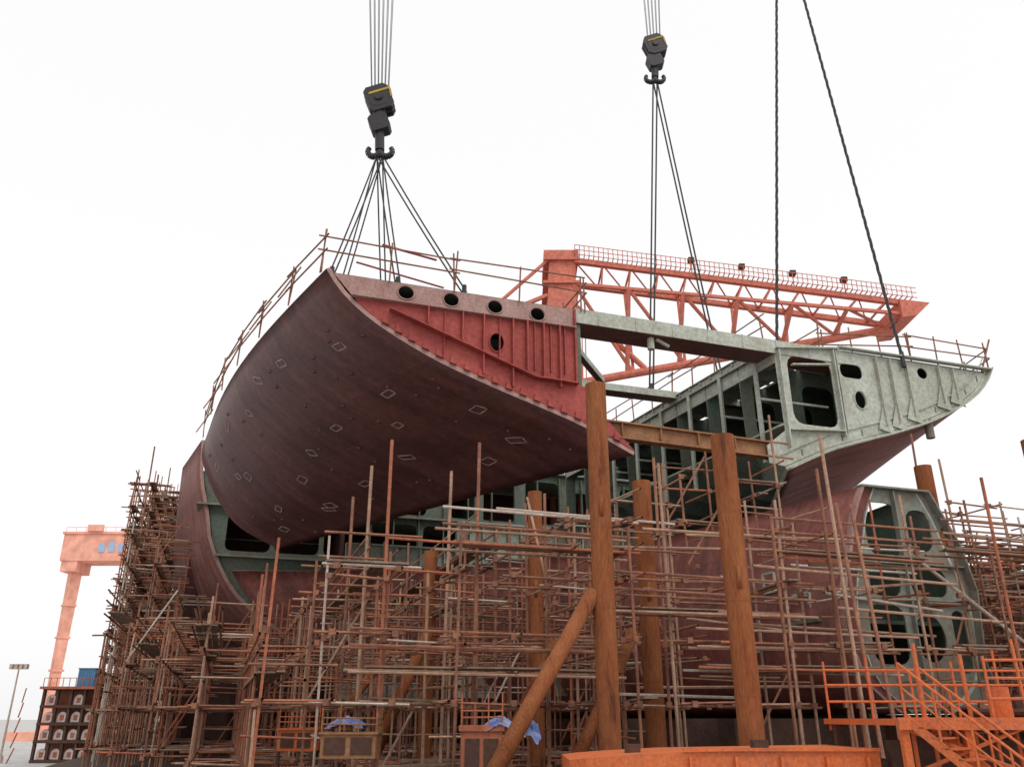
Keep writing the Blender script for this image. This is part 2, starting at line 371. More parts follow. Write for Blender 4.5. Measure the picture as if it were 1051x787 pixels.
# ---------------------------------------------------------------- berth ship
ship=empty('ship_hull_under_construction')
secs=[(-6,[(21.5,13.75),(20.9,12.6),(20.5,11.3),(19.95,9.77),(19.8,7.96),(20.3,6.24),(21.6,5.2)]),
(2,[(20.2,13.9),(19.8,12.6),(19.5,11),(19.2,9.5),(19.1,7.9),(19.6,6.2),(21,5.1)]),
(10,[(18.5,14.0),(18.1,12.6),(17.6,11),(17.4,9.4),(17.4,7.8),(18.1,6.1),(19.8,5)]),
(19,[(12.5,14.2),(12.6,12.8),(12.9,11.2),(13.4,9.5),(14.2,7.9),(15.5,6.1),(17.5,5)]),
(27,[(4,14.6),(4.6,13.2),(5.8,11.6),(7.4,9.9),(9.4,8.2),(12,6.4),(15,5)]),
(31,[(-2.6,14.9),(-1.2,13),(1.4,10.8),(4,9.2),(7,7.7),(10.5,6.2),(14,5)])]
def loftsec(secs,n=18,m=4,f=lambda t:t):
    rs=[(u,cr(p,n)) for u,p in secs];G=[]
    for i in range(len(rs)-1):
        for k in range(m):
            x=k/m
            u=rs[i][0]*(1-x)+rs[i+1][0]*x
            G.append([S(f(rs[i][1][j][0]*(1-x)+rs[i+1][1][j][0]*x),u,rs[i][1][j][1]*(1-x)+rs[i+1][1][j][1]*x) for j in range(n)])
    G.append([S(f(p[0]),rs[-1][0],p[1]) for p in rs[-1][1]]);return G
cen2=lambda p:S(23,(p-S(0,0,0)).dot(U),10)
grid_shell('forebody_port_shell',loftsec(secs),['hull3','green','pink'],.2,cen2,ship)
grid_shell('forebody_starboard_shell',loftsec(secs,f=lambda t:46-t),['hull3','green','lgreen'],.2,cen2,ship)
aft=[(31,[(-5.9,24.5),(-5.65,21.6),(-4.9,19),(-4.3,16.6),(-2.2,13.2),(1.4,10.6),(6,8.2),(12,6)]),
(45,[(-8.0,26),(-7.9,22),(-7.6,18),(-6.9,14),(-5.2,11),(-2,8.4),(3,6.5),(10,5.2)]),
(75,[(-8.8,28),(-8.8,22),(-8.7,17),(-8.4,12),(-7.6,8),(-5.6,6),(0,5),(8,5)]),
(150,[(-8.8,28),(-8.8,22),(-8.8,17),(-8.6,12),(-8,8),(-6,6),(0,5),(8,5)])]
cen3=lambda p:S(23,(p-S(0,0,0)).dot(U),20)
grid_shell('midbody_port_shell',loftsec(aft,24,6),['hull2','green','pink'],.25,cen3,ship)
grid_shell('midbody_starboard_shell',loftsec(aft,24,6,f=lambda t:46-t),['hull2','green','pink'],.25,cen3,ship)
ap=[(t+.3,z) for t,z in cr(aft[0][1],20)]
outer=ap+[(46-t,z) for t,z in ap[::-1]]
holes=[]
for z0,z1 in ((20.0,23.6),(16.4,19.2),(12.6,15.6)):
    t=-4.2 if z0>18 else (-3.3 if z0>15 else .2)
    while t<42:
        w=R.choice((3.2,4.0,4.6)) if t<4 else R.choice((2.2,3.0,3.6));holes.append(rrect(t,t+w,z0,z1 if R.random()<.7 else z1-.7,.45));t+=w+(.35 if t<4 else R.choice((.5,.9,1.8)))
plate('midbody_section_face',31.4,outer,holes,.12,'green',ship)
b=MB()
for z in (24.3,19.7,16.0,12.0):
    b.box(-5.6 if z>18 else(-3.9 if z>15 else -.5),46,30.8,46,z-.1,z+.05,1)
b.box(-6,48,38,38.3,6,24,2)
for t in range(5,46,2): b.box(t,t+.08,31.0,31.3,9.5,24,0)
b.box(5,5.3,31,38,8,24,2);b.box(16,16.3,31,38,8,24,0)
for z in (17.2,18.4,14.2): b.box(-4,4,37.6,37.9,z,z+.08,3)
b.obj('midbody_decks',['green','mgreen','hull4','lgreen'],ship)
for i,(u,t0,t1,zt) in enumerate(((27.5,5,40,16.6),(21,11.5,34,17.2),(14.5,16,30,16.0),(8,19,27,14.5))):
    hs=[]
    t=t0+1
    while t<t1-2.4:
        hs.append(rrect(t,t+1.7,zt-4.3,zt-1.2,.4));
        t+=R.choice((2.6,3.4,4.4))
    plate('forebody_web_%d'%i,u,[(t0,6.2),(t1,6.2),(t1,zt),(t0,zt)],hs,.1,'lgreen' if i!=2 else 'mgreen',ship)
b=MB()
for u,t0,t1,zt in ((27.5,5,40,16.6),(21,11.5,34,17.2),(14.5,16,30,16.0)):
    b.box(t0,t1,u-.5,u+.3,zt,zt+.1,0)
    t=t0
    while t<t1: b.box(t,t+.08,u-.4,u,zt-5,zt,0);t+=.9
    b.box(t0,t1,u-.35,u,zt-4.7,zt-4.6,0)
b.box(19.5,27,-5,20,8.5,8.65,1);b.box(16,30,12,27,12,12.1,1)
for u in range(-3,30,3):
    b.box(22.9,23.1,u,u+2.9,5,12,1)
b.obj('forebody_inner_structure',['lgreen','green'],ship)
lf=cr(secs[0][1],14);lf=[(t+.15,z) for t,z in lf]
rt=[(26.6,5.4),(26.0,7.0),(26.3,9.8),(25.9,11.6),(24.8,13.75)]
fo=lf+rt
plate('forward_end_frame',-5.95,fo,[rrect(21.6,23.3,11.0,13.2,.5),rrect(21.4,22.9,9.45,10.6,.4),rrect(21.1,22.8,6.9,9.1,.45),rrect(23.7,24.9,11.3,13.0,.45),rrect(23.4,25.2,9.5,10.6,.4),ell(23.9,7.9,.75,.9),ell(25.5,12.0,.2,.35),rrect(25.1,25.75,6.6,9.0,.3)],.08,'mgreen',ship)
b=MB()
for i in range(len(lf)-1):
    b.strip(S(lf[i][0]-.12,-6.25,lf[i][1]),S(lf[i+1][0]-.12,-6.25,lf[i+1][1]),U*.3,T*.14,2)
    b.strip(S(lf[i][0]-.02,-6.02,lf[i][1]),S(lf[i+1][0]-.02,-6.02,lf[i+1][1]),U*.02,T*.55,3)
    b.strip(S(lf[i][0]+.55,-6.1,lf[i][1]),S(lf[i+1][0]+.55,-6.1,lf[i+1][1]),U*.12,T*.06,0)
for i in range(4): b.strip(S(rt[i][0],-6.35,rt[i][1]),S(rt[i+1][0],-6.35,rt[i+1][1]),U*.45,T*.08,1)
b.strip(S(21.5,-6.3,13.75),S(24.9,-6.3,13.75),U*.5,(0,0,.08),1)
b.strip(S(20.6,-6.2,9.3),S(26.1,-6.2,9.3),U*.25,(0,0,.06),1);b.strip(S(23.1,-6.2,6.2),S(23.1,-6.2,13.7),U*.25,T*.06,1)
b.strip(S(20.9,-6.2,10.7),S(26.1,-6.2,10.7),U*.25,(0,0,.06),1)
def fr(t,u,z,w,h):
    for a,c in (((0,0),(w,0)),((w,0),(w,h)),((w,h),(0,h)),((0,h),(0,0))):
        b.tube(S(t,u+a[0],z+a[1]),S(t,u+c[0],z+c[1]),.06,0,4)
fr(19.75,-4.4,8.1,1.2,1.6);fr(19.0,-1.8,7.6,1,1.4);fr(19.6,-2.4,10,.8,.8)
b.obj('forward_frame_flanges',['lgreen','mgreen','pink','hull3'],ship)
b=MB()
for i in range(5):
    z=3.4+i*1.9
    b.box(34-.15*i,52,4,18,z,z+1.8,0)
    b.box(33.9-.15*i,52,3.85,4,z+1.78,z+1.9,1)
for t in range(34,52,2): b.box(t,t+.12,3.8,4,3.5,13,1)
b.obj('hull_side_block',['red','mgreen'])
# ---------------------------------------------------------------- scaffolding
def scaffold(name,ts,us,z0,ztop,inside,lift=1.8,rm=(5,3,.6,1.6),pv=.8,pl=.15,ext=1.6,r=.042,dens=.85,jv=.12,walks=()):
    b=MB();W=rm
    def cm():
        x=R.random()*sum(W);k=0
        while x>W[k]:x-=W[k];k+=1
        return k
    for t in ts:
        for u in us:
            if not inside(t,u):continue
            zt=ztop(t,u)+R.uniform(-.3,ext)
            if R.random()<.12: zt+=R.uniform(.5,2.6)
            dx=R.uniform(-jv,jv);dy=R.uniform(-jv,jv)
            if R.random()<pv: b.tube(S(t,u,z0),S(t+dx,u+dy,zt),r*R.uniform(.95,1.25),cm(),6)
            z=z0+1.0
            while z<ztop(t,u)+.3:
                for k,(tt,uu) in enumerate(((t+ts[1]-ts[0],u),(t,u+us[1]-us[0]))):
                    if R.random()<dens and inside(tt,uu):
                        o0=R.uniform(.1,.7);o1=R.uniform(.1,.7);d=(S(tt,uu,0)-S(t,u,0)).normalized()
                        za=z+R.uniform(-.07,.07);zb=z+R.uniform(-.07,.07);sd=T*.08 if k else U*.08
                        b.tube(S(t,u,za)-d*o0+sd,S(tt,uu,zb)+d*o1+sd,r*R.uniform(.85,1.1),cm(),5)
                        if R.random()<.22: b.tube(S(t,u,za+.9)-d*o0+sd,S(tt,uu,zb+.9)+d*o1+sd,r*.9,cm(),5)
                        if R.random()<pl:
                            w=(T if k else U)*.45
                            b.strip(S(t,u,za+.07)-d*.3,S(tt,uu,zb+.07)+d*.3,w,(0,0,.06),4)
                        if R.random()<.06:
                            b.tube(S(t,u,z-lift*.9),S(tt,uu,z+lift*.9),r,cm(),5)
                p=S(t,u,z);c=.085
                b.hexa([p+Vector(x)*c for x in ((-1,-1,-1),(1,-1,-1),(1,1,-1),(-1,1,-1),(-1,-1,1),(1,-1,1),(1,1,1),(-1,1,1))],0)
                z+=lift
    for ax,a0,a1,fx,z in walks:
        x=a0
        while x<a1:
            l=R.uniform(2.2,3.6);x2=min(x+l,a1)
            for j in range(3):
                dz=R.uniform(0,.03);sh=R.uniform(-.15,.15)
                if ax=='t': b.strip(S(x+sh,fx+j*.27,z+dz),S(x2+sh+.1,fx+j*.27,z+dz+R.uniform(-.03,.03)),U*.24,(0,0,.05),4)
                else: b.strip(S(fx+j*.27,x+sh,z+dz),S(fx+j*.27,x2+sh+.1,z+dz+R.uniform(-.03,.03)),T*.24,(0,0,.05),4)
            x=x2
        for hz in (-.08,.55,1.05):
            for jj in (-.06,.9):
                if jj>0 and hz>.6: continue
                if ax=='t': b.tube(S(a0-.5,fx+jj,z+hz+R.uniform(-.05,.05)),S(a1+.5,fx+jj,z+hz+R.uniform(-.1,.1)),.042,cm(),6)
                else: b.tube(S(fx+jj,a0-.5,z+hz+R.uniform(-.05,.05)),S(fx+jj,a1+.5,z+hz+R.uniform(-.1,.1)),.042,cm(),6)
    return b.obj(name,['sc1','sc2','sc3','sc4','wood'])
def fr_(a,b,s):
    o=[];x=a
    while x<=b+1e-6:o.append(x);x+=s
    return o
def shell_t(u):
    P=[(-14,19),(-6,19),(10,17),(19,12.2),(27,4.2),(31,-2.8),(40,-6.5),(60,-8.4)]
    for i in range(len(P)-1):
        if P[i][0]<=u<=P[i+1][0]:
            f=(u-P[i][0])/(P[i+1][0]-P[i][0]);return P[i][1]*(1-f)+P[i+1][1]*f
    return -9.0
def outl(u): return -1.5 if u<-7 else (-1.5-(u+7)*.3 if u<20 else -9.6)
Z0=2.6
scaffold('scaffolding',fr_(-10,19,1.75),fr_(-9,30,1.9),Z0,lambda t,u:8.7+min(max(t,-2),9)*.26+(.7 if u>8 else 0),
   lambda t,u:outl(u)<t<min(shell_t(u)-.5,9.5 if u<0 else 99),pl=.10,dens=.66,pv=.85,
   walks=(('t',1.5,8.8,-8.9,6.3),('t',4,9.5,-8.9,9.9),('u',-7,7,-1.3,6.2),('u',-5,11,2,9.7),('u',-4,14,6,10.9),('u',8,24,-6,8.0),('u',13,30,-8,9.8),('u',0,18,-3.4,8.1)))
scaffold('scaffolding',fr_(-10.5,-9.3,1.15),fr_(34.5,90,1.9),Z0,lambda t,u:20.6+(u-30)*.19,lambda t,u:True,pl=.45,pv=1,dens=.97,r=.05,
   walks=tuple(('u',35,80,-10.4,6.5+k*2.4) for k in range(6)))
scaffold('scaffolding',fr_(-9.2,-5.6,1.7),fr_(27,50,1.9),Z0,lambda t,u:13 if t>-7 else 16,lambda t,u:t<shell_t(u)-.3+(.8 if u<31 else 0),pl=.35)
scaffold('scaffolding',fr_(9.4,27,1.8),[-9.6,-8.0],Z0,lambda t,u:11.0+math.sin(t*1.3)*1.3,lambda t,u:True,dens=.36,pv=.6,pl=.08,ext=1.0,
   walks=(('t',9,15.5,-9.5,8.1),('t',15,21,-9.6,10.2),('t',12,19.5,-9.4,6.5),('t',22,27,-9.8,10.6)))
scaffold('scaffolding',fr_(26.8,44,1.7),fr_(-12,6,1.9),Z0,lambda t,u:12.0+(t-27)*.06,lambda t,u:t>26.5,dens=.8,pl=.4,pv=.9,
   walks=tuple(('t',26.5,38,-12.2,5.4+k*1.8) for k in range(5))+tuple(('t',27,38,-6,6.3+k*1.8) for k in range(4)))
scaffold('scaffolding',fr_(11,19,2.4),fr_(-5,4,2.4),Z0,lambda t,u:12.5,lambda t,u:t<shell_t(u)-.4,dens=.4,pv=.5,pl=.06)
scaffold('scaffolding',fr_(14,30,2.2),[-5.0,-3.4],11,lambda t,u:14.2,lambda t,u:not 20<t<25.5,dens=.6,pv=.8,pl=.1)
b=MB()
for (x,y,z0,z1) in ((-3.9,26,3,13.5),(-1.15,26,3,13.4),(-4.9,28,3,13.2),(-5.8,30,3,12.6),(-2.3,29,3,13.3),(9.9,25,3,13.3),(10.3,27,3,12.8),(8.2,26,3,11),(15.7,27,3,12.5),(5.0,27,3,13)):
    b.tube((x,y,z0),(x+R.uniform(-.15,.15),y,z1),.055,R.choice((0,3,1)),7)
for i in range(20):
    u=R.uniform(-10,-6);t=R.uniform(4,18);l=R.uniform(4,9);z=R.uniform(5,11.5)
    b.tube(S(t,u,z),S(t+l,u+R.uniform(-.5,.5),z+R.uniform(-.35,.5)),.05,R.choice((1,2,1,0)),6)
for i in range(12):
    u=R.uniform(-10,0);t=R.uniform(-1,14);l=R.uniform(5,9);z=R.uniform(5,10)
    b.tube(S(t,u,z),S(t+R.uniform(-.3,.3),u+l,z+R.uniform(-.3,.4)),.05,R.choice((1,2,0)),6)
b.tube(S(17,-10,11.8),S(14.8,-13,4),.06,0,7);b.tube(S(17.6,-10,11.8),S(15.4,-13,4),.06,0,7)
b.tube(S(22,-8,10.5),S(26,-9,7),.07,2,7)
b.obj('loose_scaffold_tubes',['sc1','sc2','sc3','sc4'])
# ---------------------------------------------------------------- piles
def pile(x,y,zt,r,lean=0):
    b=MB();n=20;b.tube((x,y,0),(x,y,zt),r,0,n)
    b.tube((x,y,zt),(x,y,zt-1.2),r*.93,1,n)
    z=zt-2.2
    while z>3:
        b.tube((x,y,z),(x,y,z+.05),r*1.02,0,n);z-=2.3
    b.wbox(x-.06,x+.06,y-r-.03,y-r+.02,zt-4.2,zt-3.6,0)
    b.obj('steel_pile',['rust','brown'],smooth=True)
for a in ((2.6,24,14.65,.315),(5.86,22,12.3,.32),(4.65,29,12.9,.33),(.93,33,13.55,.29),(19,37,15.8,.38),(-3.5,36,11.7,.29),(22.3,34,16.1,.36)): pile(*a)
b=MB()
for p,q,r in (((2.3,24,8.3),(-.5,21.8,3.7),.22),((1.5,27,7.4),(-.3,26.6,4.0),.22),((3.94,28,7.6),(1.7,26,3.6),.2),((-3.3,34,8.2),(-5.2,34,3.6),.22),((-4.8,36,8),(-8,36,3.6),.18)):
    b.tube(p,q,r,0,14,caps=True)
b.obj('raking_pipe_struts',['rust'],smooth=True)
# ---------------------------------------------------------------- orange pontoon, stairs
po=empty('orange_pontoon')
b=MB()
pr=[(1.2,18.9),(1.5,18.35),(2.2,18.05),(3.4,18),(7.3,18)]
for i in range(4):
    a=pr[i];c=pr[i+1]
    b.hexa([(a[0],a[1],0),(c[0],c[1],0),(c[0],c[1]+3,0),(a[0],a[1]+3,0),(a[0],a[1],4.2+i*.06),(c[0],c[1],4.26+i*.06),(c[0],c[1]+3,4.26+i*.06),(a[0],a[1]+3,4.2+i*.06)],0)
for x in (3.5,4.4,5.3,6.2,7.0): b.wbox(x,x+.06,17.9,18,3,4.3,0)
b.wbox(3.4,7.3,17.93,18.03,4.4,4.46,0)
b.wbox(4.9,5.2,18.3,18.6,4.44,4.6,1);b.wbox(2.4,2.7,19,19.3,4.3,4.5,1)
b.obj('hull_and_coaming',['orange','brown'],po)
pf=empty('access_platform_with_stairs')
b=MB()
b.wbox(7.32,14,17.0,21,4.88,5.0,0);b.wbox(7.32,14,16.94,17.0,4.8,5.02,0)
for x in (7.4,8.6,9.8,11): b.wbox(x,x+.14,17.05,17.2,0,4.88,0);b.wbox(x,x+.18,20.5,20.7,0,4.88,1)
b.wbox(7.6,12,18.2,18.4,3,4.6,1)
for x in (7.7,8.1,8.5,8.9,9.3,9.7,10.1): b.wbox(x,x+.06,17.3,17.35,3.8,4.88,0)
b.tube((7.4,17.1,4.0),(9.8,17.1,4.85),.04,0,6);b.tube((9.8,17.1,4.0),(7.4,17.1,4.85),.04,0,6)
rail(b,[(9.2,17.05,5),(12.5,17.05,5)],1.05,5,r=.028,jit=.02,over=.02,mids=(.35,.68,1))
rail(b,[(7.4,20.8,5),(12.5,20.8,5)],1.05,5,r=.028,jit=.02,over=.02,mids=(.35,.68,1))
p0=Vector((7.5,17,5.0));p1=Vector((9.5,15.0,2.5));w=Vector((.62,.62,0))
for o in (Vector((0,0,0)),w):
    b.strip(p0+o-Vector((0,0,.12)),p1+o-Vector((0,0,.12)),Vector((.03,.03,0)),(0,0,.22),0)
    b.tube(p0+o+Vector((0,0,1)),p1+o+Vector((0,0,1)),.028,0,6);b.tube(p0+o+Vector((0,0,.55)),p1+o+Vector((0,0,.55)),.02,0,6)
    for k in range(6):
        x=p0.lerp(p1,k/5)+o;b.tube(x,x+Vector((0,0,1)),.024,0,6)
for k in range(1,14):
    x=p0.lerp(p1,k/14);d=(p1-p0);d.z=0;d.normalize();b.strip(x,x+w,d*.2,(0,0,.035),0)
b.tube((8.1,17.5,5),(8.1,17.5,6.4),.04,0,6);b.tube((9.0,17.5,5),(9.0,17.5,6.2),.04,0,6)
b.wbox(10.5,11.4,18.5,19.2,5,5.45,1);b.tube((10.0,18.2,5.0),(10.0,18.2,5.6),.22,0,12,caps=True);b.tube((9.8,19,5.12),(11,18.2,5.12),.08,1,8)
b.obj('platform_stairs_rails',['orange','brown','orange'],pf)
def gearbox(x,y,z,w,d,h,m,nm):
    b=MB();b.wbox(x,x+w,y,y+d,z,z+h*.8,0);b.wbox(x-.06,x+w+.06,y-.06,y+d+.06,z+h*.8,z+h*.88,0)
    b.wbox(x+.1,x+w*.45,y-.03,y,z+.1,z+h*.7,1);b.wbox(x+w*.55,x+w-.1,y-.03,y,z+.1,z+h*.7,1)
    rail(b,[(x,y,z+h*.88),(x+w,y,z+h*.88),(x+w,y+d,z+h*.88)],.35,3,r=.02,jit=.01,over=.0)
    for dx in (0,w-.1): b.wbox(x+dx,x+dx+.1,y,y+.1,z-1.2,z,1)
    b.obj(nm,[m,'brown'])
gearbox(-5.2,24.5,4.0,1.5,1.0,.75,'ochre','welding_machine_cabinet')
gearbox(-1.3,23,3.3,1.05,1.0,1.75,'sc4','steel_bollard_box')
gearbox(-7.8,30,4,1.2,1,.8,'orange','welding_machine_cabinet')
def tarp(x,y,z,sx,sz):
    b=MB();n=12
    for i in range(n):
        for j in range(n):
            a=i/(n-1)*2-1;c=j/(n-1)*2-1
            h=max(0,1-(a*a+c*c)*.6)
            b.v.append(Vector((x+a*sx+R.uniform(-.05,.05),y+c*.5,z+h*sz*R.uniform(.7,1.15))))
    for i in range(n-1):
        for j in range(n-1): b.f.append((i*n+j,(i+1)*n+j,(i+1)*n+j+1,i*n+j+1));b.m.append(0)
    b.obj('blue_tarpaulin',['blue'])
tarp(-4.6,25,4.75,.5,.3);tarp(-.3,23.4,4.7,.4,.35);tarp(.35,23.2,4.4,.35,.7)
# ---------------------------------------------------------------- rigging
def arc(b,c,r,a0,a1,th,m,ax=Vector((1,0,0)),n=10):
    P=[c+ax*(r*math.cos(math.radians(a0+(a1-a0)*i/n)))+Vector((0,0,r*math.sin(math.radians(a0+(a1-a0)*i/n)))) for i in range(n+1)]
    for i in range(n): b.tube(P[i],P[i+1],th*(1-.4*i/n),m,10)
def hook(name,top,bot,k,cable_top,spread0,spread1,nc,slings,sr=.034):
    e=empty(name);top=Vector(top);bot=Vector(bot);cable_top=Vector(cable_top)
    L=(top-bot).length;d=(top-bot).normalized()
    b=MB();X=Vector((1,0,0));Y=Vector((0,1,0))
    A=(X*.93+Vector((0,0,.36))).normalized()
    def blk_(c,w,h,dp,m,chamf=.3):
        P=[(-w,-h*(1-chamf)),(-w*(1-chamf),-h),(w*(1-chamf),-h),(w,-h*(1-chamf)),(w,h*(1-chamf)),(w*(1-chamf),h),(-w*(1-chamf),h),(-w,h*(1-chamf))]
        kk=len(b.v)
        for y in (-dp,dp):
            for p in P: b.v.append(c+A*p[0]+A.cross(-Y)*p[1]*-1+Y*y)
        b.f.append(tuple(kk+i for i in range(8)));b.m.append(m);b.f.append(tuple(kk+8+i for i in range(8))[::-1]);b.m.append(m)
        for i in range(8): j=(i+1)%8;b.f.append((kk+i,kk+j,kk+8+j,kk+8+i));b.m.append(m)
    c0=top-d*L*.2
    for yy in (-.32,0,.32):
        c=c0+Y*yy*k;blk_(c,.66*k,.78*k,.09*k,0)
    blk_(c0,.5*k,.55*k,.42*k,0,.45)
    cc2=c0+Vector((.05*k,0,.32*k))-Y*.45*k
    b.strip(cc2-A*.6*k,cc2+A*.55*k,Y*.06*k,(0,0,.13*k),1)
    b.strip(cc2+A*.5*k,cc2+A*.62*k-Vector((0,0,.55*k)),Y*.06*k,A*.1*k,1)
    b.tube(c0-Y*.5*k,c0+Y*.5*k,.22*k,0,16,caps=True)
    c1=top-d*L*.55
    b.tube(c0,c1,.36*k,0,12,caps=True)
    blk_(c1,.5*k,.5*k,.35*k,0,.3)
    b.tube(c1,bot+d*.35*k,.24*k,0,12)
    arc(b,bot+X*.3*k+Vector((0,0,.3*k)),.32*k,180,400,.2*k,0)
    arc(b,bot-X*.3*k+Vector((0,0,.3*k)),.32*k,0,-220,.2*k,0)
    b.obj('hook_block',['dark','yellow'],e)
    b=MB()
    for i in range(nc):
        f=(i/(nc-1)-.5)
        for yy in (-.12,.12): b.tube(c0+X*f*spread0+Y*yy+Vector((0,0,.4)),cable_top+X*f*spread1+Y*(yy*3),.022*k,0,5)
    b.obj('hoist_ropes',['rope2'],e)
    b=MB()
    for s in slings:
        for o in (-.07,.07):
            a=bot+X*(o*2)+Vector((0,0,.05));c=Vector(s)+X*o*1.6
            n=10;pp=a
            for i in range(1,n+1):
                x=i/n;q=a.lerp(c,x)+Vector((0,0,-.12*math.sin(math.pi*x)));b.tube(pp,q,sr,0,6);pp=q
        b.tube(Vector(s)+Vector((0,0,-.5)),Vector(s)+Vector((0,0,.35)),.11,0,8)
    b.obj('wire_slings',['rope'],e);return e
hook('crane_hook',(-6.95,34.5,35.6),(-6.68,34.5,31.3),1.0,(-8.1,34.5,60),.85,2.3,6,[S(.3,.6,23.5),S(.9,2.2,23.5),S(3.3,.6,23.5),S(3.0,2.6,23.5),S(6.4,.4,23.5)],.04)
hook('crane_hook',(10.25,46,50.3),(10.05,46,46.4),1.05,(10.6,46,75),.85,2.2,5,[S(20.4,8.8,23.5),S(25.5,8.8,23.5)],.055)
b=MB()
for s,tp in ((S(25.7,3.7,23.2),Vector((19.4,43.3,60))),(S(31,-.2,23.2),Vector((19.6,43.3,60)))):
    d=(tp-s);n=90;pr_=[None]*3
    for i in range(n+1):
        c=s+d*i/n
        for k in range(3):
            th=i*1.1+k*2.09;q=c+Vector((math.cos(th),math.sin(th),0))*.055
            if pr_[k] is not None:b.tube(pr_[k],q,.045,0,6)
            pr_[k]=q
    b.tube(s-Vector((0,0,.5)),s+Vector((0,0,.4)),.12,0,8)
b.obj('wire_sling',['rope'])
# ---------------------------------------------------------------- red shear crane jib behind
b=MB()
Lc=lambda p,q,x:Vector(p).lerp(Vector(q),x)
D=Vector((0,5,0))
b.hexa([(3.6,75,43.2),(6.5,75,43.2),(6.5,80,43.2),(3.6,80,43.2),(3.9,75,49.7),(6.6,75,49.7),(6.6,80,49.7),(3.9,80,49.7)],0)
b.wbox(3.3,6.9,74.6,80.4,49.0,50.1,0);b.wbox(3.2,7.0,74.7,80.3,46.3,46.6,0)
top0,top1=Vector((6.5,75,49.0)),Vector((41.0,75,43.9));lo0,lo1=Vector((7.0,75,36.4)),Vector((39,75,42.4));mid0,mid1=Vector((6.4,75,46.3)),Vector((39.5,75,42.9))
for o in (Vector((0,0,0)),D):
    b.tube(top0+o,top1+o,.38,0,4)
b.tube(mid0,mid1,.22,0,4)
b.tube(lo0+D*.5,lo1+D*.5,.42,0,10)
b.tube((7,77.5,36.4),(2,77.5,35.2),.42,0,10)
b.tube((3.6,75,45),(-3,75,42),.25,0,4);b.tube((3.6,75,49),(-3,75,42.5),.2,0,4)
b.tube((6.4,77,45),(13.5,77.5,38),.3,0,8)
n=12
for i in range(n+1):
    x=i/n
    b.tube(Lc(top0,top1,x),Lc(top0,top1,x)+D,.12,0,4)
    b.tube(Lc(top0,top1,x),Lc(mid0,mid1,x),.1,0,4)
    if i<n: b.tube(Lc(top0,top1,x),Lc(top0,top1,x+1/n)+D,.09,0,4)
n=6
for i in range(n+1):
    x=i/n
    b.tube(Lc(mid0,mid1,x),Lc(lo0,lo1,max(x-.02,0))+D*.5,.24,0,6)
    if i<n:
        b.tube(Lc(mid0,mid1,x),Lc(lo0,lo1,x+1/n)+D*.5,.19,0,6)
        b.tube(Lc(top0,top1,x+1/n)+D,Lc(lo0,lo1,x+1/n)+D*.5,.15,0,6)
for i in range(70):
    x=i/70;p=Lc(top0,top1,x)+Vector((0,-.6,.5));b.tube(p,p+Vector((0,0,1.1)),.04,0,4)
    b.tube(p,p+Vector((0,1.2,0)),.06,0,4)
for h in (0,.55,1.1): b.tube(top0+Vector((0,-.6,.5+h)),top1+Vector((0,-.6,.5+h)),.04,0,4)
for x in (.35,.5,.65,.8):
    p=Lc(top0,top1,x)+Vector((0,0,1.6));b.wbox(p.x-.3,p.x+.3,p.y-.3,p.y+.3,p.z,p.z+.5,1);b.tube(p-Vector((0,0,1.2)),p,.06,0,4)
b.hexa([(39.2,74.5,42.3),(40.6,74.5,42.5),(40.6,80.5,42.5),(39.2,80.5,42.3),(39.2,74.5,44.3),(42.2,74.5,43.9),(42.2,80.5,43.9),(39.2,80.5,44.3)],0)
for i in range(8): b.tube((5.2+.35*i,78,44),(5.0+.35*i,78.5,20),.05,0,4)
for x,y in ((3.8,76),(6.4,76),(3.8,79.5),(6.4,79.5)): b.tube((x,y,0),(x,y,44),.35,0,8)
for i in range(12):
    z=i*3.6;b.tube((3.8,76,z),(6.4,76,z+3.6),.14,0,5);b.tube((6.4,76,z),(3.8,76,z),.14,0,5)
b.obj('red_lattice_crane',['crane','brown'])
# ---------------------------------------------------------------- far gantry crane
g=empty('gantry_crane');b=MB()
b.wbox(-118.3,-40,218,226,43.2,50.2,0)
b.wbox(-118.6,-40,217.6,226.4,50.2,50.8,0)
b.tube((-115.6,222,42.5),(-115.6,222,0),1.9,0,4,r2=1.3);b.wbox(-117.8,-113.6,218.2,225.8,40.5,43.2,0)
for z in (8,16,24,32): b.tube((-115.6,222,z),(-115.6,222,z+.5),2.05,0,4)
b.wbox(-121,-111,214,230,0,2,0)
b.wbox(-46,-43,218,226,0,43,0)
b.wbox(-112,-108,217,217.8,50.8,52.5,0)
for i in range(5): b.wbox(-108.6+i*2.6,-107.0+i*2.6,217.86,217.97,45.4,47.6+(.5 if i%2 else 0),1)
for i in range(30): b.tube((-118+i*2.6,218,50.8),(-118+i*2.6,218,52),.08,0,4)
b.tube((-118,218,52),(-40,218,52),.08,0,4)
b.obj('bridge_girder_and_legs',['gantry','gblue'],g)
b=MB()
x0,x1=-58.4,-46.5;zs=(-.0,2.2,4.2,6.2,8.3)
for i in range(8):
    x=x0+i*1.7; b.wbox(x,x+.3,110,110.4,0,8.4,0);b.wbox(x,x+.3,115,115.4,0,8.4,0)
for z in zs: b.wbox(x0,x1+.3,109.9,115.4,z+.01,z+.35,0)
b.wbox(x0,x1,113,113.2,0.02,8.3,2)
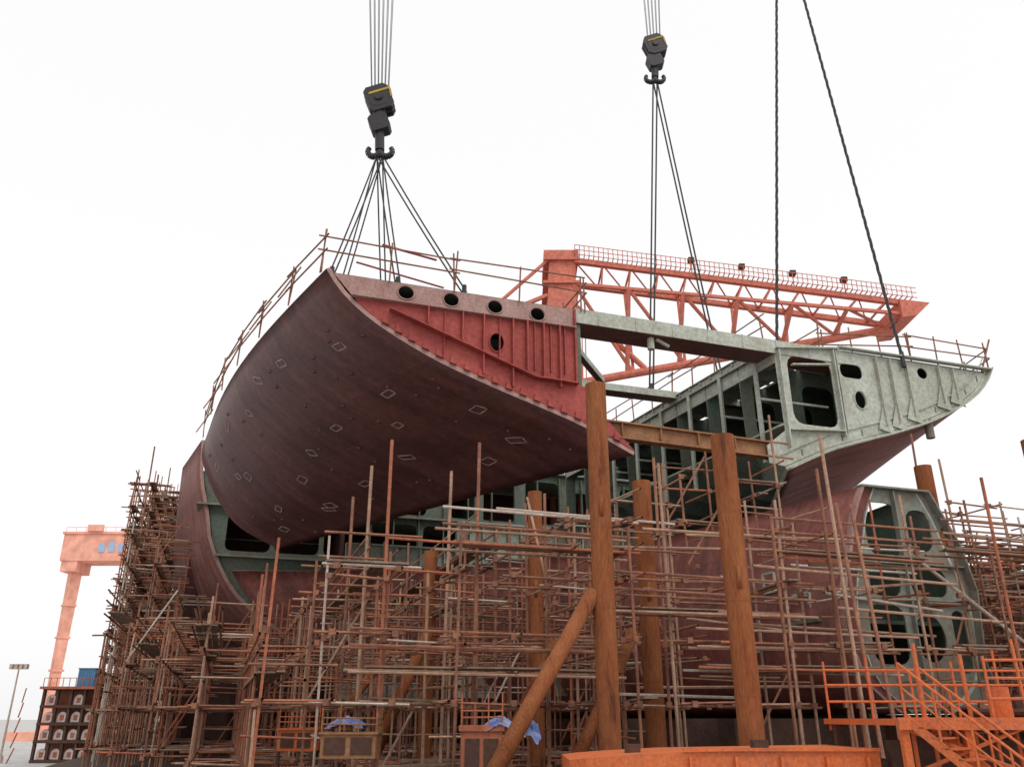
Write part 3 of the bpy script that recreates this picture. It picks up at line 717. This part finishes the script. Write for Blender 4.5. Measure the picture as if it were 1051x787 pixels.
for z in (2.6,4.6,0.4,6.6):
    for i in range(7):
        xa=x0+.35+i*1.7
        if (z,i) in ((6.6,1),(6.6,3)):continue
        n=8
        for k in range(n):
            a0=math.pi*k/n;a1=math.pi*(k+1)/n
            cx=xa+.65
            b.hexa([(cx+.6*math.cos(a0),110.5,z),(cx+.6*math.cos(a1),110.5,z),(cx+.6*math.cos(a1),110.8,z),(cx+.6*math.cos(a0),110.8,z),(cx+.6*math.cos(a0),110.5,z+.5+.7*math.sin(a0)),(cx+.6*math.cos(a1),110.5,z+.5+.7*math.sin(a1)),(cx+.6*math.cos(a1),110.8,z+.5+.7*math.sin(a1)),(cx+.6*math.cos(a0),110.8,z+.5+.7*math.sin(a0))],1)
        b.wbox(cx-.22,cx+.22,110.42,110.5,z+.25,z+.8,2)
b.wbox(x0-.3,x1+.6,109.6,115.8,8.4,8.7,2)
for i in range(15): b.tube((x0+i*.8,109.8,8.7),(x0+i*.8,109.8,9.7),.05,2,4)
b.tube((x0,109.8,9.7),(x1,109.8,9.7),.05,2,4)
for i in range(5): b.tube((x0-2.2+i*.1,109,i*1.7),(x0-1.6,109,i*1.7+1.7),.08,2,4)
b.obj('steel_storage_building',['brown','white','sc4'])
b=MB();b.wbox(-55.4,-53.2,112,114.5,8.72,10.9,0);
for i in range(9): b.wbox(-55.3+i*.24,-55.2+i*.24,111.94,112,8.9,10.8,0)
b.wbox(-55.5,-53.1,111.9,114.6,10.9,11.0,0);b.wbox(-52.8,-51.6,112,114,8.72,10.2,1)
b.obj('blue_container',['bluep','brown'])
b=MB();b.tube((-62,110,0),(-62,110,10.9),.16,0,8,r2=.09)
b.tube((-63.0,110,10.8),(-61,110,10.8),.07,0,6)
for i in range(4): b.wbox(-63.1+i*.62,-62.75+i*.62,109.7,110.2,10.75,11.35,0)
b.tube((-62,110,0),(-62,110,.8),.35,0,8)
b.obj('floodlight_mast',['sc3'])
# ---------------------------------------------------------------- ground
b=MB();b.v=[Vector(v) for v in ((-2500,-200,0),(2500,-200,0),(2500,4000,0),(-2500,4000,0))];b.f=[(0,1,2,3)];b.m=[0];b.obj('ground',['ground'])
b=MB();b.box(-10.8,48,-14,160,.004,2.6,0)
b.obj('building_berth',['berth'])
b=MB()
for u in range(-4,120,5):
    b.box(16,23.9,u,u+1.2,2.6,5.0,0);b.box(24.9,30,u,u+1.2,2.6,5.0,0)
for u in range(-4,150,3):  # added dark infill wall, hides the bright gap under the hull
    b.box(24,24.8,u,u+2.9,2.6,5.1,0)
for t in range(-6,44,3): b.box(t,t+2.9,60,61,2.6,6.5,0);b.box(t,t+1.4,34,35,2.6,6.5,0)  # added dark rows closing off the pale ground and horizon behind
b.obj('keel_blocks_and_dark_infill',['brown','wood'])
# ---------------------------------------------------------------- light, world, camera
w=bpy.data.worlds.new('World');scene.world=w;w.use_nodes=True
nt=w.node_tree;bg=nt.nodes['Background'];sk=nt.nodes.new('ShaderNodeTexSky');sk.sky_type='NISHITA';sk.sun_disc=False
sk.sun_elevation=math.radians(55);sk.sun_rotation=math.radians(150);sk.dust_density=4
hs=nt.nodes.new('ShaderNodeHueSaturation');hs.inputs['Saturation'].default_value=.15
mx=nt.nodes.new('ShaderNodeMix');mx.data_type='RGBA';mx.inputs[0].default_value=.75;mx.inputs[7].default_value=(9.2,9.1,9.15,1)
nt.links.new(sk.outputs[0],hs.inputs['Color']);nt.links.new(hs.outputs[0],mx.inputs[6]);nt.links.new(mx.outputs[2],bg.inputs['Color'])
bg.inputs['Strength'].default_value=.133
sd=bpy.data.lights.new('sun','SUN');sd.energy=.9;sd.angle=math.radians(22);sd.color=(1,.96,.9)
so=bpy.data.objects.new('sun',sd);scene.collection.objects.link(so)
el=math.radians(55);az=math.radians(150)
dirv=Vector((math.sin(az)*math.cos(el),math.cos(az)*math.cos(el),math.sin(el)))
so.rotation_euler=dirv.to_track_quat('Z','Y').to_euler()
cam=bpy.data.cameras.new('camera');co=bpy.data.objects.new('camera',cam);scene.collection.objects.link(co)
co.location=(0,0,5);co.rotation_euler=(math.radians(112),0,0);cam.sensor_width=36;cam.lens=29.12;cam.clip_end=6000
scene.camera=co
scene.view_settings.view_transform='Standard';scene.view_settings.look='None';scene.view_settings.exposure=0
